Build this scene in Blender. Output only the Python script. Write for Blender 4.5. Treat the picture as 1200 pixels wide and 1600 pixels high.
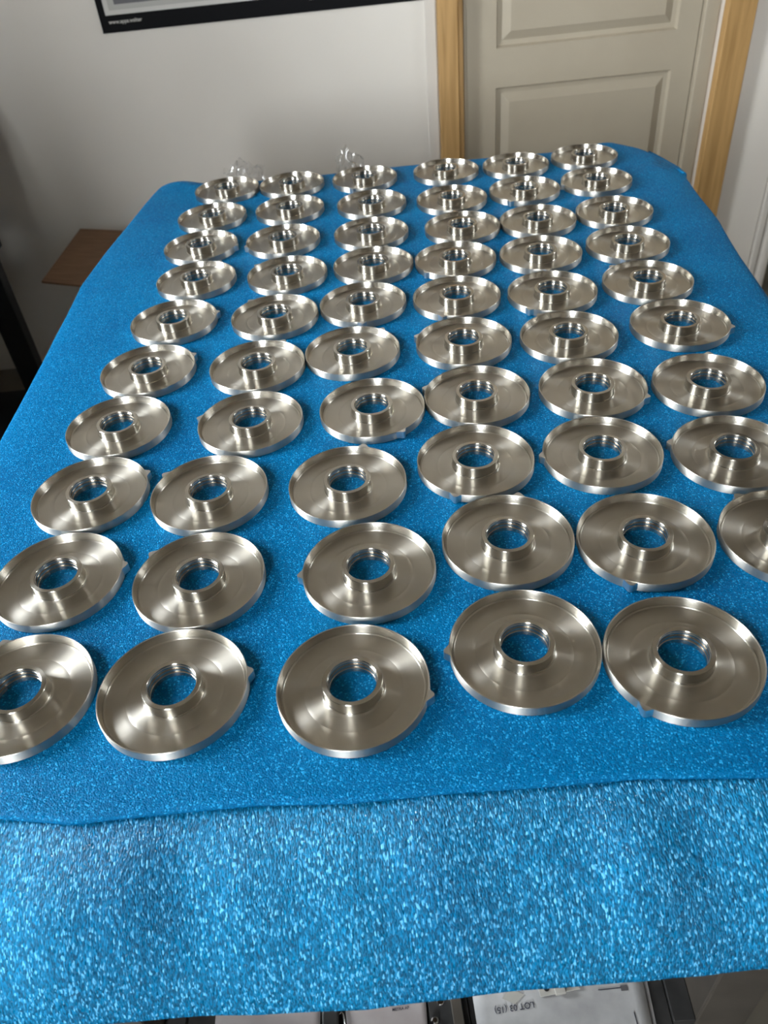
import bpy, bmesh, math, random
from mathutils import Vector, Matrix, noise
R = math.radians
C = bpy.context.scene.collection
for o in list(bpy.data.objects):
    bpy.data.objects.remove(o, do_unlink=True)
random.seed(7)
T = 0.85            # height of the padded table surface above the floor

# ---------------------------------------------------------------- camera
pitch, roll = R(41.16), R(-6.09)
fwd = Vector((0, math.cos(pitch), -math.sin(pitch)))
rt = Vector((1, 0, 0)); up = rt.cross(fwd)
r2 = math.cos(roll)*rt + math.sin(roll)*up
u2 = -math.sin(roll)*rt + math.cos(roll)*up
cam_d = bpy.data.cameras.new('camera'); cam = bpy.data.objects.new('camera', cam_d); C.objects.link(cam)
m = Matrix((r2, u2, -fwd)).transposed().to_4x4(); m.translation = Vector((0, 0, T+0.5591))
cam.matrix_world = m
cam_d.sensor_fit = 'VERTICAL'; cam_d.sensor_height = 36.0
cam_d.lens = 1246.8/1600*36.0
cam_d.clip_start = 0.02; cam_d.clip_end = 200
cam_d.dof.use_dof = True; cam_d.dof.focus_distance = 0.85; cam_d.dof.aperture_fstop = 8.5
bpy.context.scene.camera = cam

# ---------------------------------------------------------------- daylight and exposure
scn = bpy.context.scene
scn.view_settings.view_transform = 'Standard'; scn.view_settings.look = 'None'
scn.view_settings.gamma = 1.0; scn.view_settings.use_curve_mapping = False
scn.view_settings.exposure = 0.0
w = bpy.data.worlds.new('overcast_sky'); scn.world = w; w.use_nodes = True
bg = w.node_tree.nodes['Background']
bg.inputs['Color'].default_value = (0.90, 0.96, 1.0, 1); bg.inputs['Strength'].default_value = 70.0

# window openings: (wall, along0, along1, z0, z1)
WX0, WX1, WY0, WY1, WH = -2.0, 2.3, -2.4, 2.615, 3.0
WIN_L = (0.50, 1.10, 1.00, 2.75)      # y range, z range on the left wall
WIN_R = (1.40, 1.68, 1.35, 2.25)      # y range, z range on the right wall
WIN_G = (-1.45, -0.75, 1.05, 2.80)       # second window on the wall behind the camera
def portal(name, loc, rot, sx, sy):
    l = bpy.data.lights.new(name, 'AREA'); l.shape = 'RECTANGLE'; l.size = sx; l.size_y = sy
    l.cycles.is_portal = True
    o = bpy.data.objects.new(name, l); C.objects.link(o); o.location = loc; o.rotation_euler = rot
portal('daylight_portal', (WX0-.1, (WIN_L[0]+WIN_L[1])/2, (WIN_L[2]+WIN_L[3])/2), (0, R(-90), 0), WIN_L[3]-WIN_L[2], WIN_L[1]-WIN_L[0])
portal('daylight_portal', (WX1+.1, (WIN_R[0]+WIN_R[1])/2, (WIN_R[2]+WIN_R[3])/2), (0, R(90), 0), WIN_R[3]-WIN_R[2], WIN_R[1]-WIN_R[0])

portal('daylight_portal', ((WIN_G[0]+WIN_G[1])/2, WY0-.1, (WIN_G[2]+WIN_G[3])/2), (R(90), 0, 0), WIN_G[1]-WIN_G[0], WIN_G[3]-WIN_G[2])

# ---------------------------------------------------------------- helpers
def tag(o, label=None, cat=None, group=None, kind=None):
    if label: o['label'] = label
    if cat: o['category'] = cat
    if group: o['group'] = group
    if kind: o['kind'] = kind
    return o
def thing(name, loc, rz=0, **k):
    o = bpy.data.objects.new(name, None); C.objects.link(o); o.location = loc; o.rotation_euler = (0, 0, rz)
    o.empty_display_size = .05
    return tag(o, **k)
def obj(name, bm, mat, parent=None, smooth=False, bevel=0, **k):
    if bevel:
        bmesh.ops.bevel(bm, geom=list(bm.edges), offset=bevel, segments=2, affect='EDGES', profile=.5, clamp_overlap=True)
    me = bpy.data.meshes.new(name); bm.normal_update(); bm.to_mesh(me); bm.free()
    me.materials.append(mat)
    if smooth:
        for p_ in me.polygons: p_.use_smooth = True
    o = bpy.data.objects.new(name, me); C.objects.link(o)
    if parent is not None: o.parent = parent
    return tag(o, **k)
def box(bm, x0, x1, y0, y1, z0, z1):
    v = [bm.verts.new(p_) for p_ in ((x0,y0,z0),(x1,y0,z0),(x1,y1,z0),(x0,y1,z0),(x0,y0,z1),(x1,y0,z1),(x1,y1,z1),(x0,y1,z1))]
    for f in ((0,3,2,1),(4,5,6,7),(0,1,5,4),(1,2,6,5),(2,3,7,6),(3,0,4,7)): bm.faces.new([v[i] for i in f])
    return bm
def bx(*a): return box(bmesh.new(), *a)
def lathe(profile, seg=128, closed=False):
    bm = bmesh.new(); rings = []
    for (r, z) in profile:
        rings.append([bm.verts.new((r*math.cos(2*math.pi*i/seg), r*math.sin(2*math.pi*i/seg), z)) for i in range(seg)])
    n = len(rings)
    for a in range(n if closed else n-1):
        A, B = rings[a], rings[(a+1) % n]
        for i in range(seg):
            j = (i+1) % seg
            bm.faces.new((A[i], A[j], B[j], B[i]))
    bmesh.ops.recalc_face_normals(bm, faces=bm.faces)
    return bm
def sharp_by_angle(o, deg=35):
    bm = bmesh.new(); bm.from_mesh(o.data)
    for e in bm.edges:
        if len(e.link_faces) == 2 and e.calc_face_angle(0) > R(deg): e.smooth = False
    bm.to_mesh(o.data); bm.free()
def interp(x, pts):
    if x <= pts[0][0]: return pts[0][1]
    for (a, b), (c, d) in zip(pts, pts[1:]):
        if x <= c:
            t = (x-a)/(c-a); return b+(d-b)*t
    return pts[-1][1]
def text_mesh(name, s, size, mat, mw, parent, depth=.0004):
    cu = bpy.data.curves.new(name, 'FONT'); cu.body = s; cu.size = size; cu.extrude = depth; cu.offset = size*.012
    t = bpy.data.objects.new(name+'_curve', cu); C.objects.link(t)
    bpy.context.view_layer.update()
    me = bpy.data.meshes.new_from_object(t.evaluated_get(bpy.context.evaluated_depsgraph_get()))
    bpy.data.objects.remove(t, do_unlink=True)
    me.materials.clear(); me.materials.append(mat)
    o = bpy.data.objects.new(name, me); C.objects.link(o); o.parent = parent; o.matrix_local = mw
    return o

# ---------------------------------------------------------------- materials
def mat(name, col, rough=.6, metal=0, spec=.5):
    m_ = bpy.data.materials.new(name); m_.use_nodes = True
    b = m_.node_tree.nodes['Principled BSDF']
    b.inputs['Base Color'].default_value = (*col, 1); b.inputs['Roughness'].default_value = rough
    b.inputs['Metallic'].default_value = metal; b.inputs['Specular IOR Level'].default_value = spec
    return m_, m_.node_tree, b
def N(nt, t, **k):
    n = nt.nodes.new(t)
    for a, v in k.items():
        if a in n.inputs.keys() if hasattr(n.inputs, 'keys') else False: n.inputs[a].default_value = v
        else: setattr(n, a, v)
    return n
def ramp(nt, src, stops):
    r = nt.nodes.new('ShaderNodeValToRGB'); cr = r.color_ramp
    while len(cr.elements) < len(stops): cr.elements.new(.5)
    for e, (p_, c) in zip(cr.elements, stops):
        e.position = p_; e.color = (*c, 1) if not isinstance(c, (int, float)) else (c, c, c, 1)
    nt.links.new(src, r.inputs[0]); return r
def coords(nt, scale=(1,1,1), kind='Object'):
    tc = nt.nodes.new('ShaderNodeTexCoord'); mp = nt.nodes.new('ShaderNodeMapping')
    mp.inputs['Scale'].default_value = scale; nt.links.new(tc.outputs[kind], mp.inputs['Vector']); return mp.outputs[0]
def noise_mat(name, c1, c2, rough, scale=8, vscale=(1,1,1), bump=0, bscale=200, metal=0, spec=.5, detail=6):
    m_, nt, b = mat(name, c1, rough, metal, spec); v = coords(nt, vscale)
    n = N(nt, 'ShaderNodeTexNoise'); n.inputs['Scale'].default_value = scale; n.inputs['Detail'].default_value = detail
    nt.links.new(v, n.inputs['Vector'])
    r = ramp(nt, n.outputs['Fac'], [(.32, c1), (.68, c2)]); nt.links.new(r.outputs[0], b.inputs['Base Color'])
    if bump:
        n2 = N(nt, 'ShaderNodeTexNoise'); n2.inputs['Scale'].default_value = bscale; n2.inputs['Detail'].default_value = 3
        nt.links.new(v, n2.inputs['Vector'])
        bp = N(nt, 'ShaderNodeBump'); bp.inputs['Strength'].default_value = bump; bp.inputs['Distance'].default_value = .001
        nt.links.new(n2.outputs['Fac'], bp.inputs['Height']); nt.links.new(bp.outputs[0], b.inputs['Normal'])
    return m_

def aluminium(name, rough, stain, aniso=.75, tangent_axis='Z'):
    m_, nt, b = mat(name, (.80, .775, .73), rough, 1.0)
    tc = nt.nodes.new('ShaderNodeTexCoord')
    oi = nt.nodes.new('ShaderNodeObjectInfo')
    sep = nt.nodes.new('ShaderNodeSeparateXYZ'); nt.links.new(tc.outputs['Object'], sep.inputs[0])
    # turning grooves: noise that varies only with radius and height
    flat = nt.nodes.new('ShaderNodeCombineXYZ'); nt.links.new(sep.outputs[0], flat.inputs[0]); nt.links.new(sep.outputs[1], flat.inputs[1])
    ln = nt.nodes.new('ShaderNodeVectorMath'); ln.operation = 'LENGTH'; nt.links.new(flat.outputs[0], ln.inputs[0])
    cyl = nt.nodes.new('ShaderNodeCombineXYZ'); nt.links.new(ln.outputs['Value'], cyl.inputs[0]); nt.links.new(sep.outputs[2], cyl.inputs[1])
    g = nt.nodes.new('ShaderNodeTexNoise'); g.inputs['Scale'].default_value = 900; g.inputs['Detail'].default_value = 2
    nt.links.new(cyl.outputs[0], g.inputs['Vector'])
    bp = nt.nodes.new('ShaderNodeBump'); bp.inputs['Strength'].default_value = .02; bp.inputs['Distance'].default_value = .0002
    nt.links.new(g.outputs['Fac'], bp.inputs['Height'])
    nt.links.new(bp.outputs[0], b.inputs['Normal'])
    # hand marks and coolant stains
    off = nt.nodes.new('ShaderNodeVectorMath'); off.operation = 'ADD'
    nt.links.new(tc.outputs['Object'], off.inputs[0]); 
    rnd = nt.nodes.new('ShaderNodeCombineXYZ'); mul = nt.nodes.new('ShaderNodeMath'); mul.operation = 'MULTIPLY'; mul.inputs[1].default_value = 37
    nt.links.new(oi.outputs['Random'], mul.inputs[0]); nt.links.new(mul.outputs[0], rnd.inputs[2]); nt.links.new(rnd.outputs[0], off.inputs[1])
    s = nt.nodes.new('ShaderNodeTexNoise'); s.inputs['Scale'].default_value = 34; s.inputs['Detail'].default_value = 3; s.inputs['Distortion'].default_value = .2
    nt.links.new(off.outputs[0], s.inputs['Vector'])
    r1 = ramp(nt, s.outputs['Fac'], [(.15, (.55-stain*.06, .52-stain*.07, .465-stain*.08)), (.85, (.585, .555, .50))]); nt.links.new(r1.outputs[0], b.inputs['Base Color'])
    r2_ = ramp(nt, s.outputs['Fac'], [(.1, rough+.02), (.9, rough-.02)]); nt.links.new(r2_.outputs[0], b.inputs['Roughness'])
    b.inputs['Anisotropic'].default_value = aniso
    b.inputs['Anisotropic Rotation'].default_value = .25
    tg = nt.nodes.new('ShaderNodeTangent'); tg.direction_type = 'RADIAL'; tg.axis = tangent_axis
    nt.links.new(tg.outputs[0], b.inputs['Tangent'])
    return m_
M_dish = aluminium('turned_aluminium', .33, .6, .92)
M_rim = aluminium('milled_aluminium_wall', .40, 0, .88)
M_inner = aluminium('turned_aluminium_inner_wall', .24, .2, .85)
M_hub = aluminium('bored_aluminium', .24, 0, .88)
M_tab, _, _ = mat('milled_aluminium', (.74, .72, .69), .3, 1.0)

def foam(name, stretch, c0=(.0, .11, .285), c1=(.0, .15, .355), spec=.07, vs=820, cells=((0, .75), (.84, 1.02), (.93, 1.5)), bs=.55, glint=(.02, .12, .16)):
    m_, nt, b = mat(name, (0, .2, .5), .38, 0, .55)
    v = coords(nt, stretch)
    n = nt.nodes.new('ShaderNodeTexNoise'); n.inputs['Scale'].default_value = 7; n.inputs['Detail'].default_value = 4
    nt.links.new(v, n.inputs['Vector'])
    big = ramp(nt, n.outputs['Fac'], [(.3, c0), (.7, c1)])
    vo = nt.nodes.new('ShaderNodeTexVoronoi'); vo.inputs['Scale'].default_value = vs; nt.links.new(v, vo.inputs['Vector'])
    sc = nt.nodes.new('ShaderNodeSeparateColor'); nt.links.new(vo.outputs['Color'], sc.inputs[0])
    cell = ramp(nt, sc.outputs[0], list(cells))
    mx = nt.nodes.new('ShaderNodeMix'); mx.data_type = 'RGBA'; mx.blend_type = 'MULTIPLY'; mx.inputs['Factor'].default_value = 1
    nt.links.new(big.outputs[0], mx.inputs['A']); nt.links.new(cell.outputs[0], mx.inputs['B'])
    gr = ramp(nt, sc.outputs[0], [(.86, (0, 0, 0)), (.96, glint)])  # sparkle highlights painted into the base colour, on top of the brightened cells
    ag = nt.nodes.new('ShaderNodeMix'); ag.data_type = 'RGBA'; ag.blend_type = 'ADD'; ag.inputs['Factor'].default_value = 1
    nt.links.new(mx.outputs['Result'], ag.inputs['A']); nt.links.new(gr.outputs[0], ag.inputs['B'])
    nt.links.new(ag.outputs['Result'], b.inputs['Base Color'])
    # closed cells: domed skins, some of them smooth enough to glint
    rg = ramp(nt, sc.outputs[1], [(.0, .55), (.8, .50), (.88, .14)]); nt.links.new(rg.outputs[0], b.inputs['Roughness'])
    inv = nt.nodes.new('ShaderNodeMath'); inv.operation = 'MULTIPLY'; inv.inputs[1].default_value = -.8; nt.links.new(vo.outputs['Distance'], inv.inputs[0])
    nb = nt.nodes.new('ShaderNodeTexNoise'); nb.inputs['Scale'].default_value = 420; nb.inputs['Detail'].default_value = 3; nt.links.new(v, nb.inputs['Vector'])
    ad = nt.nodes.new('ShaderNodeMath'); nt.links.new(inv.outputs[0], ad.inputs[0]); nt.links.new(nb.outputs['Fac'], ad.inputs[1])
    bp = nt.nodes.new('ShaderNodeBump'); bp.inputs['Strength'].default_value = bs; bp.inputs['Distance'].default_value = .0016
    nt.links.new(ad.outputs[0], bp.inputs['Height']); nt.links.new(bp.outputs[0], b.inputs['Normal'])
    b.inputs['Specular IOR Level'].default_value = spec
    return m_
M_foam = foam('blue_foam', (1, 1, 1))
M_foam2 = foam('blue_foam_hanging', (1, .36, .36), (.001, .135, .30), (.003, .18, .37), .2, 1050, ((0, .45), (.5, .85), (.8, 1.3), (.96, 1.6)), .7, (.13, .26, .30))  # same foam in a lighter colour, stronger painted glints to look front-lit

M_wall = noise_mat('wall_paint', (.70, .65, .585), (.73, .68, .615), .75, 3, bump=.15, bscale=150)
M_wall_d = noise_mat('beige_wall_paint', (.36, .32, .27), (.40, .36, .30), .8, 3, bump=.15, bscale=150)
M_ceil = noise_mat('ceiling_paint', (.55, .49, .41), (.59, .53, .45), .9, 2)
M_door = noise_mat('cream_door_paint', (.375, .32, .24), (.41, .355, .27), .5, 4, bump=.08, bscale=60)
M_white = noise_mat('white_trim_paint', (.66, .66, .66), (.72, .72, .72), .5, 4)
M_trim = noise_mat('corner_moulding_paint', (.62, .575, .52), (.66, .615, .56), .6, 4)
M_floor = noise_mat('worn_concrete_floor', (.13, .115, .09), (.21, .19, .155), .7, 6, bump=.4, bscale=90)
M_black = noise_mat('black_powder_coat', (.006, .006, .007), (.012, .012, .012), .55, 40)
M_steel = noise_mat('brown_grey_painted_steel', (.055, .047, .038), (.085, .073, .06), .5, 14, bump=.1, bscale=90)
M_steel_d = noise_mat('dark_grey_steel', (.02, .02, .02), (.045, .043, .042), .5, 20)
M_card = noise_mat('brown_cardboard', (.17, .09, .045), (.21, .115, .06), .85, 12, (1, 6, 1))
M_paper = noise_mat('smudged_white_paper', (.30, .295, .295), (.50, .495, .495), .8, 14, bump=.5, bscale=30)
M_paper_p = noise_mat('pinkish_paper', (.33, .29, .285), (.42, .385, .38), .8, 14)
M_ink, _, _ = mat('dark_ink', (.03, .03, .05), .7)
M_pblack, _, _ = mat('poster_black', (.003, .003, .004), .7, 0, .15)
M_pwhite, _, _ = mat('poster_white', (.55, .53, .49), .5)
M_pgrey, _, _ = mat('poster_grey', (.10, .095, .10), .5)
M_pgrey2, _, _ = mat('poster_pale_grey', (.40, .385, .35), .5)
M_chrome, _, _ = mat('chrome_steel', (.75, .75, .75), .12, 1)
M_wood_top = noise_mat('workbench_board', (.20, .14, .09), (.27, .19, .12), .6, 10, (1, 12, 1))
def wood():
    m_, nt, b = mat('raw_pine', (.4, .25, .1), .6)
    v = coords(nt, (1, 1, .06)); n = nt.nodes.new('ShaderNodeTexNoise'); n.inputs['Scale'].default_value = 60; n.inputs['Detail'].default_value = 5; n.inputs['Distortion'].default_value = .4
    nt.links.new(v, n.inputs['Vector'])
    r = ramp(nt, n.outputs['Fac'], [(.3, (.33, .185, .06)), (.6, (.47, .28, .105)), (.8, (.40, .225, .08))])
    v2 = coords(nt, (1, 1, .55)); k = nt.nodes.new('ShaderNodeTexVoronoi'); k.inputs['Scale'].default_value = 5.5; nt.links.new(v2, k.inputs['Vector'])
    kr = ramp(nt, k.outputs['Distance'], [(.05, (.42, .30, .20)), (.10, (1, 1, 1))])
    mx = nt.nodes.new('ShaderNodeMix'); mx.data_type = 'RGBA'; mx.blend_type = 'MULTIPLY'; mx.inputs['Factor'].default_value = 1
    nt.links.new(r.outputs[0], mx.inputs['A']); nt.links.new(kr.outputs[0], mx.inputs['B']); nt.links.new(mx.outputs['Result'], b.inputs['Base Color'])
    return m_
M_pine = wood()
def film():
    m_ = bpy.data.materials.new('clear_plastic_film'); m_.use_nodes = True; nt = m_.node_tree
    nt.nodes.remove(nt.nodes['Principled BSDF']); out = nt.nodes['Material Output']
    tr = nt.nodes.new('ShaderNodeBsdfTransparent'); gl = nt.nodes.new('ShaderNodeBsdfGlossy'); gl.inputs['Roughness'].default_value = .12
    tr.inputs['Color'].default_value = (.97, .97, .97, 1)
    lw = nt.nodes.new('ShaderNodeLayerWeight'); lw.inputs['Blend'].default_value = .2
    mx = nt.nodes.new('ShaderNodeMixShader'); nt.links.new(lw.outputs['Facing'], mx.inputs[0]); nt.links.new(tr.outputs[0], mx.inputs[1]); nt.links.new(gl.outputs[0], mx.inputs[2])
    nt.links.new(mx.outputs[0], out.inputs[0]); return m_
M_film = film()
def glass():
    m_ = bpy.data.materials.new('window_glass'); m_.use_nodes = True; nt = m_.node_tree
    nt.nodes.remove(nt.nodes['Principled BSDF']); out = nt.nodes['Material Output']
    tr = nt.nodes.new('ShaderNodeBsdfTransparent'); gl = nt.nodes.new('ShaderNodeBsdfGlossy'); gl.inputs['Roughness'].default_value = .0
    fr = nt.nodes.new('ShaderNodeFresnel'); fr.inputs[0].default_value = 1.45
    mx = nt.nodes.new('ShaderNodeMixShader'); nt.links.new(fr.outputs[0], mx.inputs[0]); nt.links.new(tr.outputs[0], mx.inputs[1]); nt.links.new(gl.outputs[0], mx.inputs[2])
    nt.links.new(mx.outputs[0], out.inputs[0]); return m_
M_glass = glass()

# ================================================================ THE ROOM
def struct(name, bm, m_, parent=None, **k):
    o = obj(name, bm, m_, parent, **k)
    if parent is None: o['kind'] = 'structure'
    return o
struct('floor', bx(WX0-.15, WX1+.15, WY0-.15, 4.0, -.1, 0), M_floor)
struct('ceiling', bx(WX0-.15, WX1+.15, WY0-.15, 4.0, WH, WH+.1), M_ceil)
struct('ground', bx(-30, 30, -30, 30, -.35, -.1001), M_floor)
def wall_with_hole(axis, c0, c1, a0, a1, h0, h1, z0, z1):
    bm = bmesh.new()
    def b(p0, p1, q0, q1):
        if axis == 'x': box(bm, c0, c1, p0, p1, q0, q1)
        else: box(bm, p0, p1, c0, c1, q0, q1)
    b(a0, h0, 0, WH); b(h1, a1, 0, WH); b(h0, h1, 0, z0); b(h0, h1, z1, WH)
    return bm
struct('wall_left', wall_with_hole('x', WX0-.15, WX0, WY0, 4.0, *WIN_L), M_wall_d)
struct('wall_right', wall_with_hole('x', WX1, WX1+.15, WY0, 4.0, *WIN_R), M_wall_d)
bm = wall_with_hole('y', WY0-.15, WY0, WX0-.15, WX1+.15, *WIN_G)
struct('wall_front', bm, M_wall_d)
bm = bmesh.new()                       # back wall with the door opening, ending in a passage on the right
DX0, DX1 = .371, 1.118
box(bm, WX0, DX0, WY1, WY1+.12, 0, WH); box(bm, DX1, 1.375, WY1, WY1+.12, 0, WH); box(bm, DX0, DX1, WY1, WY1+.12, 2.05, WH)
struct('wall_back', bm, M_wall)
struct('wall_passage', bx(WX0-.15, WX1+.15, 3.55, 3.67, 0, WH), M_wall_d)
# white corner moulding that ends the back wall
struct('trim_1', bx(1.378, 1.40, WY1-.012, WY1+.13, 0, WH), M_trim, bevel=.004)
struct('trim_2', bx(1.404, 1.435, WY1-.03, WY1+.13, 0, WH), M_trim, bevel=.01)
struct('trim_3', bx(.262, .294, WY1-.006, WY1-.0005, 0, 2.1), M_trim, bevel=.002)

def window(name, axis, c, a0, a1, z0, z1, nv, nh):
    o = thing(name, (0, 0, 0), kind='structure')
    def b(n, p0, p1, q0, q1, d=.03, m_=M_white, off=0):
        if axis == 'x': bm = bx(c-d+off, c+d+off, p0, p1, q0, q1)
        else: bm = bx(p0, p1, c-d+off, c+d+off, q0, q1)
        return obj(n, bm, m_, o)
    f = .05
    b('window_frame', a0, a1, z0, z0+f); b('window_frame', a0, a1, z1-f, z1)
    b('window_frame', a0, a0+f, z0+f, z1-f); b('window_frame', a1-f, a1, z0+f, z1-f)
    for i in range(1, nv): x = a0+(a1-a0)*i/nv; b('mullion', x-.03, x+.03, z0+f, z1-f, .025)
    for i in range(1, nh): z = z0+(z1-z0)*i/nh; b('glazing_bar', a0+f, a1-f, z-.02, z+.02, .018)
    b('pane', a0+f, a1-f, z0+f, z1-f, .003, M_glass)
window('window_1', 'x', WX0-.075, *WIN_L, 2, 2)
window('window_2', 'x', WX1+.075, *WIN_R, 2, 2)
window('window_3', 'y', WY0-.075, *WIN_G, 2, 2)

# ---- door
door = thing('door_1', ((DX0+DX1)/2, WY1+.03, 0), kind='structure')
def dobj(n, bm, m_, **k):
    bmesh.ops.translate(bm, verts=bm.verts, vec=-Vector(door.location)); return obj(n, bm, m_, door, **k)
sx0, sx1, sy = .383, 1.072, WY1+.02     # slab
def raised_panel(x0, x1, z0, z1):
    """stepped moulding sunk into the slab face, with a raised field"""
    bm = bmesh.new()
    steps = [(0, 0), (.005, .012), (.018, .013), (.042, .001), (.046, .001)]
    loops = []
    for ins, dep in steps:
        loops.append([bm.verts.new(p_) for p_ in ((x0+ins, sy+dep, z0+ins), (x1-ins, sy+dep, z0+ins), (x1-ins, sy+dep, z1-ins), (x0+ins, sy+dep, z1-ins))])
    for A, B in zip(loops, loops[1:]):
        for i in range(4): j = (i+1) % 4; bm.faces.new((A[i], A[j], B[j], B[i]))
    bm.faces.new(loops[-1])
    bmesh.ops.recalc_face_normals(bm, faces=bm.faces)
    return bm
px0, px1 = .473, 1.008
pz = [(.20, .752), (.858, 1.84)]
bm = bmesh.new()
ys = sy; ye = sy+.04
box(bm, sx0, px0, ys, ye, .01, 2.03); box(bm, px1, sx1, ys, ye, .01, 2.03)
box(bm, px0, px1, ys, ye, .01, pz[0][0]); box(bm, px0, px1, ys, ye, pz[0][1], pz[1][0]); box(bm, px0, px1, ys, ye, pz[1][1], 2.03)
dobj('door_leaf', bm, M_door)
for z0, z1 in pz:
    o_ = dobj('door_panel', raised_panel(px0, px1, z0, z1), M_door)
    dobj('backing', bx(px0, px1, sy+.022, ye, z0, z1), M_door)
# jambs
dobj('door_jamb', bx(DX0+.001, sx0-.002, WY1+.005, WY1+.118, 0, 2.045), M_door)
dobj('door_jamb', bx(sx1+.003, DX1-.001, WY1-.004, WY1+.118, 0, 2.045), M_door, bevel=.003)
dobj('door_head', bx(sx0, sx1, WY1+.005, WY1+.118, 2.031, 2.045), M_door)
h = dobj('door_handle', bx(1.005, 1.05, sy-.006, sy-.0005, 1.0, 1.13), M_chrome, bevel=.002)
bm = bmesh.new(); box(bm, .93, 1.035, sy-.05, sy-.038, 1.07, 1.085); box(bm, 1.02, 1.035, sy-.04, sy-.006, 1.07, 1.085)
dobj('lever', bm, M_chrome, bevel=.002)

# ---- raw pine boards either side of the door
tag(obj('pine_board', bx(.296, .354, WY1-.035, WY1-.001, 0, 2.12), M_pine, bevel=.003),
    'raw pine board upright at the left side of the cream door', 'board')
tag(obj('pine_board', bx(.3545, .3695, WY1-.022, WY1-.001, 0, 2.10), M_pine, bevel=.002),
    'narrow shaded pine strip between left pine board and the door opening', 'board')
tag(obj('pine_board', bx(1.128, 1.212, WY1-.035, WY1-.001, 0, 2.12), M_pine, bevel=.003),
    'wide knotty raw pine board upright at the right side of the cream door', 'board')

# ---- poster
po = thing('poster', (-.179, WY1, 1.006), label='black-bordered framed poster on the white wall above the table', cat='poster')
PX, PZ = -.179, 1.006
def pobj(n, x0, x1, z0, z1, y0, y1, m_, **k):
    return obj(n, bx(x0-PX, x1-PX, -y1, -y0, z0-PZ, z1-PZ), m_, po, **k)
pobj('backing_board', -.638, .281, 1.004, 1.66, .001, .006, M_pblack)
pobj('white_sheet', -.619, .262, 1.046, 1.64, .006, .0068, M_pwhite)
pobj('pale_border', -.606, .250, 1.057, 1.63, .0068, .0073, M_pgrey2)
pobj('picture', -.588, -.46, 1.070, 1.34, .0073, .0078, M_pgrey)
pobj('picture', -.44, -.31, 1.085, 1.34, .0073, .0078, M_pgrey)
pobj('picture', -.28, .23, 1.085, 1.60, .0073, .0078, M_pgrey)
lm = Matrix.Translation((-.615-PX, -.0065, 1.0255-PZ)) @ Matrix.Rotation(R(90), 4, 'X')
text_mesh('lettering', 'www.apps.walter', .0132, M_pwhite, lm, po)
pobj('lettering_line', -.055, -.03, 1.033, 1.037, .006, .0066, M_pwhite)
pobj('lettering_line', .14, .16, 1.033, 1.037, .006, .0066, M_pwhite)

# ---- black rack on the left, only one upright of it reaches into the frame
rk = thing('storage_rack', (-1.4, 1.9, 0), label='tall black metal rack upright standing left of the table', cat='rack')
def robj(n, *a, m_=M_black): return obj(n, bx(a[0]+1.4, a[1]+1.4, a[2]-1.9, a[3]-1.9, a[4], a[5]), m_, rk, bevel=.002)
for x0 in (-1.072, -1.77):
    for y0 in (2.20, 1.55): robj('upright', x0, x0+.067, y0, y0+.045, 0, .9395)
for z in (.10, .94): robj('rack_shelf', -1.765, -1.01, 1.56, 2.24, z, z+.025)
bxs = thing('cardboard_box', (-1.38, 1.9, .9655), label='unseen brown carton added on the black rack to shade the wall', cat='box')  # carton added out of view to block light to the wall
obj('box_body', bx(-.33, .29, -.30, .30, 0, .16), M_card, bxs)
obj('packing_tape', bx(-.331, .291, -.03, .03, .001, .1608), M_paper_p, bxs)

cbn = thing('added_cabinet', (-1.47, 2.43, 0), label='unseen dark grey two-door wall cabinet, added to shade the back wall', cat='cabinet')  # unseen cabinet put in to keep left window light off the wall
obj('added_cabinet_body', bx(-.33, .33, -.14, .175, .45, 1.09), M_steel_d, cbn, bevel=.003)
for sx in (-1, 1):
    d_ = obj('added_cabinet_door', bx(min(sx*.003, sx*.325), max(sx*.003, sx*.325), -.158, -.141, .47, 1.07), M_steel, cbn, bevel=.002)
    obj('door_pull', bx(min(sx*.03, sx*.045), max(sx*.03, sx*.045), -.178, -.1585, .6, .72), M_chrome, d_, bevel=.002)

# ---- made-up locker beside the camera, outside the frame, added to cast the soft dark corner on the wall
lk = thing('added_locker', (-1.318, .0, 0), label='unseen grey two-door locker added left of the camera to shade the wall', cat='cabinet')
obj('added_locker_body', bx(-.47, .47, -.36, .34, .0, 1.42), M_steel, lk, bevel=.003)
for sy_ in (-1, 1):
    d_ = obj('added_locker_door', bx(.471, .488, min(sy_*.003, sy_*.335), max(sy_*.003, sy_*.335), .05, 1.40), M_steel, lk, bevel=.002)
    obj('door_pull', bx(.4885, .505, min(sy_*.03, sy_*.045), max(sy_*.03, sy_*.045), .8, .92), M_chrome, d_, bevel=.002)

# ---- cardboard box behind the table with an open flap
cb = thing('cardboard_box', (-.405, 2.175, 0), R(-20), label='brown cardboard box with open flap, behind the table against wall', cat='box')
bm = bmesh.new(); t_ = .004
X0, X1, Y0, Y1, Z1 = -.225, .225, -.19, .19, .495
box(bm, X0, X1, Y0, Y1, 0, t_); box(bm, X0, X0+t_, Y0, Y1, t_, Z1); box(bm, X1-t_, X1, Y0, Y1, t_, Z1)
box(bm, X0+t_, X1-t_, Y0, Y0+t_, t_, Z1); box(bm, X0+t_, X1-t_, Y1-t_, Y1, t_, Z1)
obj('box_body', bm, M_card, cb)
def loc2(x, y):
    dx, dy = x+.405, y-2.175; c_, s_ = math.cos(R(20)), math.sin(R(20)); return (dx*c_-dy*s_, dx*s_+dy*c_)
fl = [loc2(-.884, 2.167), (X0, Y0+.004), (X0, Y1-.004), loc2(-.856, 2.54)]
bm = bmesh.new(); lo = [bm.verts.new((x, y, Z1)) for x, y in fl]; hi = [bm.verts.new((x, y, Z1+.006)) for x, y in fl]
bm.faces.new(lo[::-1]); bm.faces.new(hi)
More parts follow.
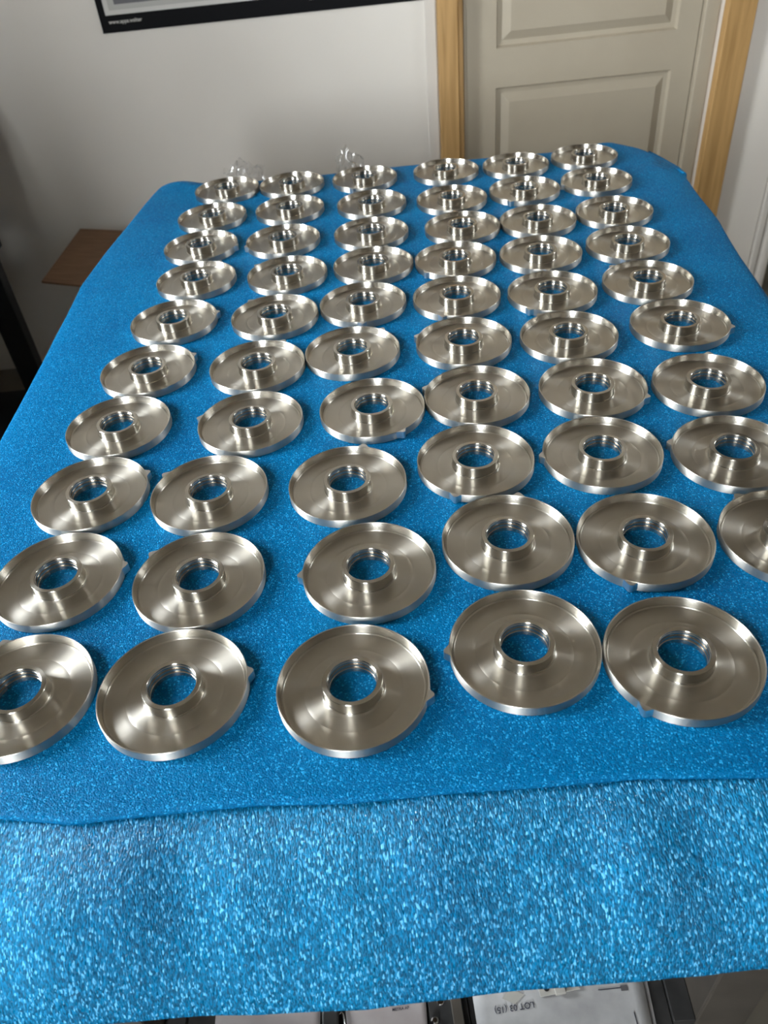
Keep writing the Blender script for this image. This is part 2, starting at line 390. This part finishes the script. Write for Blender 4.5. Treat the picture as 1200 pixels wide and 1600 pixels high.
for i in range(4): j = (i+1) % 4; bm.faces.new((lo[i], lo[j], hi[j], hi[i]))
obj('box_flap', bm, M_card, cb)
f_ = obj('box_flap', bx(0, .2, -.18, .18, 0, .005), M_card, cb); f_.location = (X1, 0, Z1); f_.rotation_euler = (0, R(35), 0)

# ================================================================ THE TABLE
TR = R(-3.0)
tb = thing('workbench', (.03, .335, 0), TR, label='long workbench under blue foam, brown-grey square steel legs, lower shelf', cat='table')
obj('table_top', bx(-.475, .50, 0, 1.385, T-.035, T-.0075), M_wood_top, tb)
for lx in (.303, -.47):
    for ly in (0.0, 1.31):
        obj('leg', bx(lx, lx+.068, ly, ly+.068, 0, T-.0355), M_steel, tb, bevel=.003)
for ly in (.02, 1.33):
    obj('apron', bx(-.40, .30, ly, ly+.03, T-.095, T-.036), M_steel, tb)
for lx in (.255, -.40):
    obj('shelf_rail', bx(lx if lx < 0 else .2745, (lx+.028) if lx < 0 else .3025, .0, 1.378, .165, .203), M_steel_d, tb, bevel=.001)
obj('shelf_board', bx(-.37, .273, -.02, 1.37, .185, .197), M_steel_d, tb)

# ---- things lying on the lower shelf
SZ = .1975
def flat_poly(name, pts, z0, z1, m_, parent=None, wav=0, **k):
    bm = bmesh.new()
    a = [bm.verts.new((x, y, z0)) for x, y in pts]; b = [bm.verts.new((x, y, z1)) for x, y in pts]
    bm.faces.new(a[::-1]); bm.faces.new(b); n = len(pts)
    for i in range(n): j = (i+1) % n; bm.faces.new((a[i], a[j], b[j], b[i]))
    bmesh.ops.recalc_face_normals(bm, faces=bm.faces)
    return obj(name, bm, m_, parent, **k)
def paper(pts, z, label, m_=M_paper, curl=.003):
    """a sheet spanned over four corners, slightly wavy"""
    cx = sum(q[0] for q in pts)/4; cy = sum(q[1] for q in pts)/4
    o = thing('paper_sheet', (cx, cy, z), label=label, cat='paper')
    bm = bmesh.new(); n = 14; g = []
    P4 = [Vector((q[0]-cx, q[1]-cy, 0)) for q in pts]
    for i in range(n+1):
        row = []
        for j in range(n+1):
            u, v = i/n, j/n
            p_ = (P4[0]*(1-u)+P4[1]*u)*(1-v)+(P4[3]*(1-u)+P4[2]*u)*v
            p_.z = curl*(.5+.5*noise.noise(Vector((p_.x*18+cx*9, p_.y*18, z*50))))
            row.append(bm.verts.new(p_))
        g.append(row)
    for i in range(n):
        for j in range(n): bm.faces.new((g[i][j], g[i+1][j], g[i+1][j+1], g[i][j+1]))
    s = obj('sheet', bm, m_, o, smooth=True)
    md = s.modifiers.new('thickness', 'SOLIDIFY'); md.thickness = .0004
    return o
pA = paper([(.052, .23), (.268, .23), (.284, .44), (.048, .44)], SZ+.0062, 'smudged white paper on lower shelf with handwritten lot number', curl=.0015)
tm = Matrix.Translation((.129-pA.location.x, .3595-pA.location.y, .0022)) @ Matrix.Rotation(R(183), 4, 'Z')
text_mesh('handwriting', 'LOT 03 (15)', .0105, M_ink, tm, pA, .0001)
obj('pen_line', bx(.217-pA.location.x, .247-pA.location.x, .3645-pA.location.y, .3655-pA.location.y, .0018, .0022), M_ink, pA)
obj('pen_arrow', bx(.247-pA.location.x, .256-pA.location.x, .361-pA.location.y, .3675-pA.location.y, .0018, .0022), M_pgrey, pA, bevel=.0001)
obj('pen_mark', bx(.2555-pA.location.x, .2565-pA.location.x, .30-pA.location.y, .335-pA.location.y, .0018, .0022), M_ink, pA)
flat_poly('tape_patch', [(.088, .367), (.10, .378), (.118, .369), (.104, .3585)], SZ+.0081, SZ+.0085, M_pgrey2,
    label='small grey diamond patch lying on the white paper with lot number', cat='tape')
paper([(.262, .25), (.276, .25), (.2925, .45), (.27, .45)], SZ+.0005, 'white sheet edge sticking out right from under the smudged paper', curl=.002)
paper([(-.112, .25), (-.018, .25), (-.012, .43), (-.128, .43)], SZ+.0035, 'pale paper with short printed line, on shelf below the foam', M_paper_p, .002)
pq = bpy.data.objects['paper_sheet.002']
tm = Matrix.Translation((-.060-pq.location.x, .3665-pq.location.y, .0021)) @ Matrix.Rotation(R(2), 4, 'Z')
text_mesh('print', 'METRA AP', .005, M_ink, tm, pq, .0001)
paper([(-.30, .25), (-.160, .25), (-.155, .44), (-.30, .44)], SZ+.0035, 'pinkish paper at the left end of the lower shelf', M_paper_p, .002)
# flat bracket with two holes on the paper
def bracket(loc, rz, label, holes=(-.0165, .0165), m_=None):
    o = thing('metal_bracket', loc, rz, label=label, cat='bracket')
    bm = bmesh.new(); box(bm, -.027, .027, 0, .02, 0, .003)
    obj('plate', bm, m_ or M_tab, o, bevel=.0008)
    obj('rib', bx(-.007, .007, -.003, .024, .0031, .009), m_ or M_tab, o, bevel=.001)
    for hx in holes:
        b2 = lathe([(.0001, .0004), (.0026, .0004), (.0028, .0), (.0035, .0), (.0036, .0006), (.0030, .0008), (.0001, .0008)], 20)
        bmesh.ops.translate(b2, verts=b2.verts, vec=(hx, .008, .003)); obj('bolt_hole', b2, M_black, o)
    return o
bracket((.166, .3655, SZ+.0085), R(5), 'dull metal bracket with two holes lying on the white paper', m_=M_pgrey2)
o = thing('steel_channel', (.016, .34, SZ+.0005), R(2), label='dark steel channel with screw hole, between the shelf papers', cat='metal part')
obj('web', bx(-.026, .026, -.08, .09, 0, .003), M_steel_d, o, bevel=.0005)
obj('flange', bx(.004, .018, -.08, .09, .0032, .014), M_steel, o, bevel=.001)
b2 = lathe([(.0001, .001), (.003, .001), (.0035, 0), (.0048, 0), (.005, .0012), (.004, .002), (.0001, .002)], 20)
bmesh.ops.translate(b2, verts=b2.verts, vec=(-.009, .033, .003)); obj('screw', b2, M_chrome, o)
b2 = lathe([(.0001, .008), (.003, .008), (.005, .006), (.0055, .002), (.006, 0), (.0001, 0)], 20)
bmesh.ops.translate(b2, verts=b2.verts, vec=(-.02, .010, .003)); obj('bolt', b2, M_chrome, o)
o = thing('clamp', (-.142, .345, SZ+.0005), label='small dark clamp with chrome curved lever beside the pinkish paper', cat='clamp')
obj('clamp_body', bx(-.012, .010, -.03, .045, 0, .016), M_steel_d, o, bevel=.003)
cu = bmesh.new(); prev = None
for k in range(13):
    a = k/12*math.pi*.6; c_ = Vector((.014+.006*math.cos(a), -.02+.045*math.sin(a)*1.0, .012))
    ring = [cu.verts.new(c_+Vector((.0013*math.cos(q*math.pi/4), 0, .0013*math.sin(q*math.pi/4)))) for q in range(8)]
    if prev:
        for q in range(8): cu.faces.new((prev[q], prev[(q+1) % 8], ring[(q+1) % 8], ring[q]))
    prev = ring
obj('clamp_lever', cu, M_chrome, o, smooth=True)

# ================================================================ FOAM SHEETS
XL = [(.29, -.49), (.853, -.474), (1.058, -.468), (1.314, -.467), (1.44, -.452), (1.561, -.433), (1.70, -.412), (1.802, -.389)]
XR = [(.27, .54), (.997, .57), (1.159, .589), (1.30, .612), (1.44, .624), (1.518, .633), (1.562, .644), (1.64, .625), (1.705, .606), (1.752, .585)]
YB = [(-.42, 1.80), (-.389, 1.802), (-.322, 1.769), (-.20, 1.752), (-.058, 1.744), (.119, 1.751), (.258, 1.747), (.427, 1.734), (.49, 1.748), (.534, 1.763), (.56, 1.757), (.60, 1.71), (.65, 1.56)]
YF = [(-.50, .345), (-.32, .330), (-.26, .3185), (-.238, .3195), (-.16, .319), (-.121, .3185), (-.05, .312), (.025, .3115), (.10, .3085), (.17, .307), (.262, .297), (.40, .292), (.56, .284)]
def foam_top():
    bm = bmesh.new(); nu, nv = 110, 170; g = []
    hang = [(.004, -.0015), (.0075, -.005), (.009, -.012), (.009, -.05), (.011, -.09), (.014, -.12)]
    cols = [('L', k) for k in reversed(range(len(hang)))]+[('M', i/nu) for i in range(nu+1)]+[('R', k) for k in range(len(hang))]
    for j in range(nv+1):
        t = j/nv; row = []
        for kind, s in cols:
            ss = s if kind == 'M' else (0 if kind == 'L' else 1)
            xg = -.45+1.05*ss
            for _ in range(4):
                y = interp(xg, YF)+(interp(xg, YB)-interp(xg, YF))*t
                xg = interp(y, XL)+(interp(y, XR)-interp(y, XL))*ss
            x = xg
            z = 0
            # overhang beyond the bench droops
            z -= .35*max(0, x-(.53+.045*y))**1.5+.5*max(0, y-1.715+.03*x)**1.5
            e = min(1, max(0, (ss-.0)/.06)); e2 = min(1, max(0, (1-ss)/.05))
            z -= .004*(1-e)**2+.004*(1-e2)**2
            # raised creases at the far corners
            z += .010*math.exp(-(((x+.355)/.05)**2+((y-1.775)/.035)**2))+.004*math.exp(-(((x-.545)/.03)**2+((y-1.74)/.03)**2))
            if kind != 'M':
                dx, dz = hang[s]; sg = -1 if kind == 'L' else 1
                x += sg*(dx-.002*noise.noise(Vector((y*9, s*.4, 0)))*s*(1)); z += dz*(1 if t < .93 else 1)
            if j >= nv-3 and kind == 'M': z -= .0015*(j-nv+3)
            row.append(bm.verts.new((x, y, T+z)))
        g.append(row)
    n = len(cols)
    # far edge turns down a little
    back = []
    for q in (0, 1, 2):
        back.append([bm.verts.new((v.co.x, v.co.y+(.003, .004, .006)[q], v.co.z-(.006, .03, .07)[q])) for v in g[-1]])
    for rr in back: g.append(rr)
    for A, B in zip(g, g[1:]):
        for i in range(n-1): bm.faces.new((A[i], A[i+1], B[i+1], B[i]))
    return bm
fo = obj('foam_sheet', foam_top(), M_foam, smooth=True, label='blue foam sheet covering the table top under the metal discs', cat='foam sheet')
md = fo.modifiers.new('thickness', 'SOLIDIFY'); md.thickness = .0025; md.offset = -1
AEND = [(-.50, 1.17), (-.325, 1.163), (-.26, 1.118), (-.202, 1.133), (-.123, 1.158), (-.038, 1.134), (.009, 1.124), (.055, 1.108), (.101, 1.10), (.147, 1.096), (.193, 1.078), (.237, 1.037), (.303, .987), (.55, .95)]
def foam_drape():
    """stiff sheet lying under the upper one, curving down freely beyond the table edge"""
    bm = bmesh.new(); nu, nv = 240, 90; g = []; rr = .15; flat = .09
    for j in range(nv+1):
        t = j/nv; row = []
        for i in range(nu+1):
            x = -.52+1.06*i/nu
            y0 = interp(x, YF)+.025
            d = (flat+rr*interp(x, AEND))*t
            a = max(0, (d-flat)/rr)
            k = min(1, max(0, (d-flat-.012)/.07))*(1-.8*max(0, (t-.72)/.28))
            wv = (math.sin(x*47+.6)*.45+math.sin(x*29+2.0+a)*.5+math.sin(x*83+1.1-a)*.25+.6*noise.noise(Vector((x*14, a*.6, 1.7))))
            rad = rr+.0058*wv*k
            y = y0-rad*math.sin(a) if d > flat else y0+flat-d
            z = -rr+rad*math.cos(a) if d > flat else 0
            row.append(bm.verts.new((x, y, T-.0036+z)))
        g.append(row)
    for A, B in zip(g, g[1:]):
        for i in range(nu): bm.faces.new((A[i], A[i+1], B[i+1], B[i]))
    bmesh.ops.recalc_face_normals(bm, faces=bm.faces)
    return bm
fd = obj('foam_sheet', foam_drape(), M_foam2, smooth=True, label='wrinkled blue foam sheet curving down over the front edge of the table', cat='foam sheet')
md = fd.modifiers.new('thickness', 'SOLIDIFY'); md.thickness = .0022; md.offset = 0

# ================================================================ METAL DISCS
Rd = .065
def prof(pts): return [(r*Rd, z*Rd) for r, z in pts]
dish_p = [(.950, .036), (.948, .029), (.944, .028), (.940, .0345), (.936, .035), (.933, .0305), (.930, .026), (.924, .0245), (.915, .024), (.88, .0240), (.80, .0240), (.72, .0242),
          (.656, .0244), (.652, .0232), (.648, .0244), (.60, .0246), (.50, .0252), (.44, .026), (.424, .028), (.416, .033), (.411, .0365), (.400, .0365)]
rim_p = [(.80, .0), (.985, .0), (.996, .003), (1.0, .008), (1.0, .153), (.996, .159), (.986, .159), (.981, .1535)]
inner_p = [(.981, .1535), (.978, .146), (.952, .042), (.950, .036)]
hub_p = [(.408, .000), (.408, .037), (.406, .042), (.399, .044), (.397, .047), (.396, .218), (.392, .2235), (.334, .2245), (.328, .217), (.326, .200), (.320, .196), (.318, .168), (.338, .164), (.342, .150),
         (.338, .136), (.316, .132), (.314, .100), (.326, .096), (.328, .070), (.312, .064), (.310, .0)]
def make_disc():
    root = thing('flanged_disc', (0, 0, T))
    d = obj('dish', lathe(prof(dish_p)), M_dish, root, smooth=True); sharp_by_angle(d, 33)
    iw = obj('inner_wall', lathe(prof(inner_p)), M_inner, root, smooth=True); sharp_by_angle(iw, 28)
    w_ = obj('rim_wall', lathe(prof(rim_p)), M_rim, root, smooth=True); sharp_by_angle(w_, 28)
    h_ = obj('hub', lathe(prof(hub_p), 96), M_hub, root, smooth=True); sharp_by_angle(h_, 28)
    # driving tab: a rounded wedge standing out of the rim
    bm = bmesh.new(); out = []; w_ = .105
    n = 12
    for k in range(n+1):
        a = -w_+2*w_*k/n
        bump = interp(k/n, [(0, 0), (.12, .008), (.32, .045), (.48, .072), (.6, .078), (.72, .066), (.86, .022), (1, 0)])
        out.append(((1.0+bump)*math.cos(a), (1.0+bump)*math.sin(a)))
    inn = [(.985*math.cos(-w_+2*w_*k/n), .985*math.sin(-w_+2*w_*k/n)) for k in range(n, -1, -1)]
    pts = [(x*Rd, y*Rd) for x, y in out+inn]
    a = [bm.verts.new((x, y, .018*Rd)) for x, y in pts]; b = [bm.verts.new((x, y, .1575*Rd)) for x, y in pts]
    bm.faces.new(a[::-1]); bm.faces.new(b); m_ = len(pts)
    for i in range(m_): j = (i+1) % m_; bm.faces.new((a[i], a[j], b[j], b[i]))
    bmesh.ops.recalc_face_normals(bm, faces=bm.faces)
    obj('tab', bm, M_tab, root)
    return root
proto = make_disc()
kids = list(proto.children)
DISCS = [
    (1,1,-0.2475,1.6743,69,''), (1,2,-0.1149,1.6652,58,''), (1,3,0.0324,1.6543,-114,''), (1,4,0.1961,1.6462,82,''), (1,5,0.3355,1.6383,62,''), (1,6,0.4754,1.6463,55,''),
    (2,1,-0.2648,1.5308,82,''), (2,2,-0.1166,1.5283,123,''), (2,3,0.0382,1.5117,114,''), (2,4,0.1871,1.4920,111,''), (2,5,0.3248,1.4986,-124,'lower left'), (2,6,0.4620,1.5067,-173,'left'),
    (3,1,-0.2721,1.3933,-16,'right'), (3,2,-0.1258,1.3833,-164,'left'), (3,3,0.0295,1.3728,68,''), (3,4,0.1873,1.3563,93,''), (3,5,0.3180,1.3506,72,''), (3,6,0.4516,1.3542,64,''),
    (4,1,-0.2656,1.2567,58,''), (4,2,-0.1154,1.2408,141,''), (4,3,0.0252,1.2421,67,''), (4,4,0.1577,1.2285,-142,'lower left'), (4,5,0.2935,1.2168,-93,'front'), (4,6,0.4344,1.2193,-110,'front'),
    (5,1,-0.2844,1.1177,8,'right'), (5,2,-0.1311,1.0998,126,''), (5,3,0.0019,1.1109,-94,'front'), (5,4,0.1417,1.0986,-116,'lower left'), (5,5,0.2811,1.0821,-132,'lower left'), (5,6,0.4234,1.0847,124,''),
    (6,1,-0.3023,0.9792,22,''), (6,2,-0.1500,0.9591,58,'upper right'), (6,3,-0.0197,0.9708,47,'upper right'), (6,4,0.1326,0.9651,158,'left'), (6,5,0.2736,0.9516,113,''), (6,6,0.4249,0.9525,-25,'right'),
    (7,1,-0.3193,0.8470,101,'back'), (7,2,-0.1519,0.8259,165,'left'), (7,3,-0.0010,0.8270,-61,'lower right'), (7,4,0.1297,0.8316,158,'left'), (7,5,0.2710,0.8208,-32,'right'), (7,6,0.4072,0.8041,68,'back'),
    (8,1,-0.3276,0.7157,22,'upper right'), (8,2,-0.1904,0.6947,144,'upper left'), (8,3,-0.0365,0.6849,71,'back'), (8,4,0.1076,0.7020,-118,'front'), (8,5,0.2473,0.6922,177,'left'), (8,6,0.3848,0.6688,157,'left'),
    (9,1,-0.3324,0.5829,6,'right'), (9,2,-0.1878,0.5606,141,'upper left'), (9,3,-0.0204,0.5493,180,'left'), (9,4,0.1191,0.5705,69,'back'), (9,5,0.2501,0.5514,-119,'front'), (9,6,0.3850,0.5343,113,'upper left'),
    (10,1,-0.3332,0.4425,116,''), (10,2,-0.1964,0.4298,7,'right'), (10,3,-0.0416,0.4139,-18,'right'), (10,4,0.1084,0.4349,177,'left'), (10,5,0.2365,0.4080,-135,'lower left'),
]
row_w = ['farthest row', 'second row from the back', 'third row from the back', 'fourth row from the back', 'fifth row from the back',
         'sixth row from the back', 'fourth row from the front', 'third row from the front', 'second row from the front', 'front row']
pos_w = ['first from the left', 'second from the left', 'third from the left', 'third from the right', 'second from the right', 'first from the right']
pos5 = ['first from the left', 'second from the left', 'middle one', 'second from the right', 'first from the right']
for i, (rw, cl, x, y, az, side) in enumerate(DISCS):
    if i == 0: r_ = proto
    else:
        r_ = proto.copy(); C.objects.link(r_)
        for k in kids:
            c = k.copy(); C.objects.link(c); c.parent = r_
    r_.location = (x, y, T+.0002); r_.rotation_euler = (0, 0, R(az))
    pw = (pos5 if rw == 10 else pos_w)[cl-1]
    lab = 'aluminium disc, ' + (side.replace(' ', '-')+' tab, ' if side else '') + row_w[rw-1] + ', ' + pw
    tag(r_, lab, 'disc', 'machined aluminium discs laid out in rows on the blue foam')

# ---- crumpled clear film behind the table
def crumple(name, x, y, w_, h_, seed, label):
    bm = bmesh.new(); n, m_ = 26, 16; g = []
    for i in range(n+1):
        row = []
        for j in range(m_+1):
            u, v = i/n, j/m_
            hh = h_*(math.exp(-((u-.45)/.2)**2)*.9+.1)
            f = noise.noise(Vector((u*5+seed, v*4, .3))); f2 = noise.noise(Vector((u*11, v*9+seed, 2.3)))
            row.append(bm.verts.new(((u-.5)*w_+f*.008, (v-.5)*.03+f2*.012+f*.01, -.06+(hh+.06)*v+f2*.006)))
        g.append(row)
    for i in range(n):
        for j in range(m_): bm.faces.new((g[i][j], g[i+1][j], g[i+1][j+1], g[i][j+1]))
    o = obj(name, bm, M_film, smooth=False, label=label, cat='plastic film'); o.location = (x, y, T)
    md = o.modifiers.new('thickness', 'SOLIDIFY'); md.thickness = .0003
crumple('plastic_film', -.225, 1.805, .085, .024, 2.0, 'crumpled clear plastic film behind the table, near its left corner')
crumple('plastic_film', .005, 1.80, .06, .026, 7.7, 'crumpled clear plastic film behind the table, near the middle')
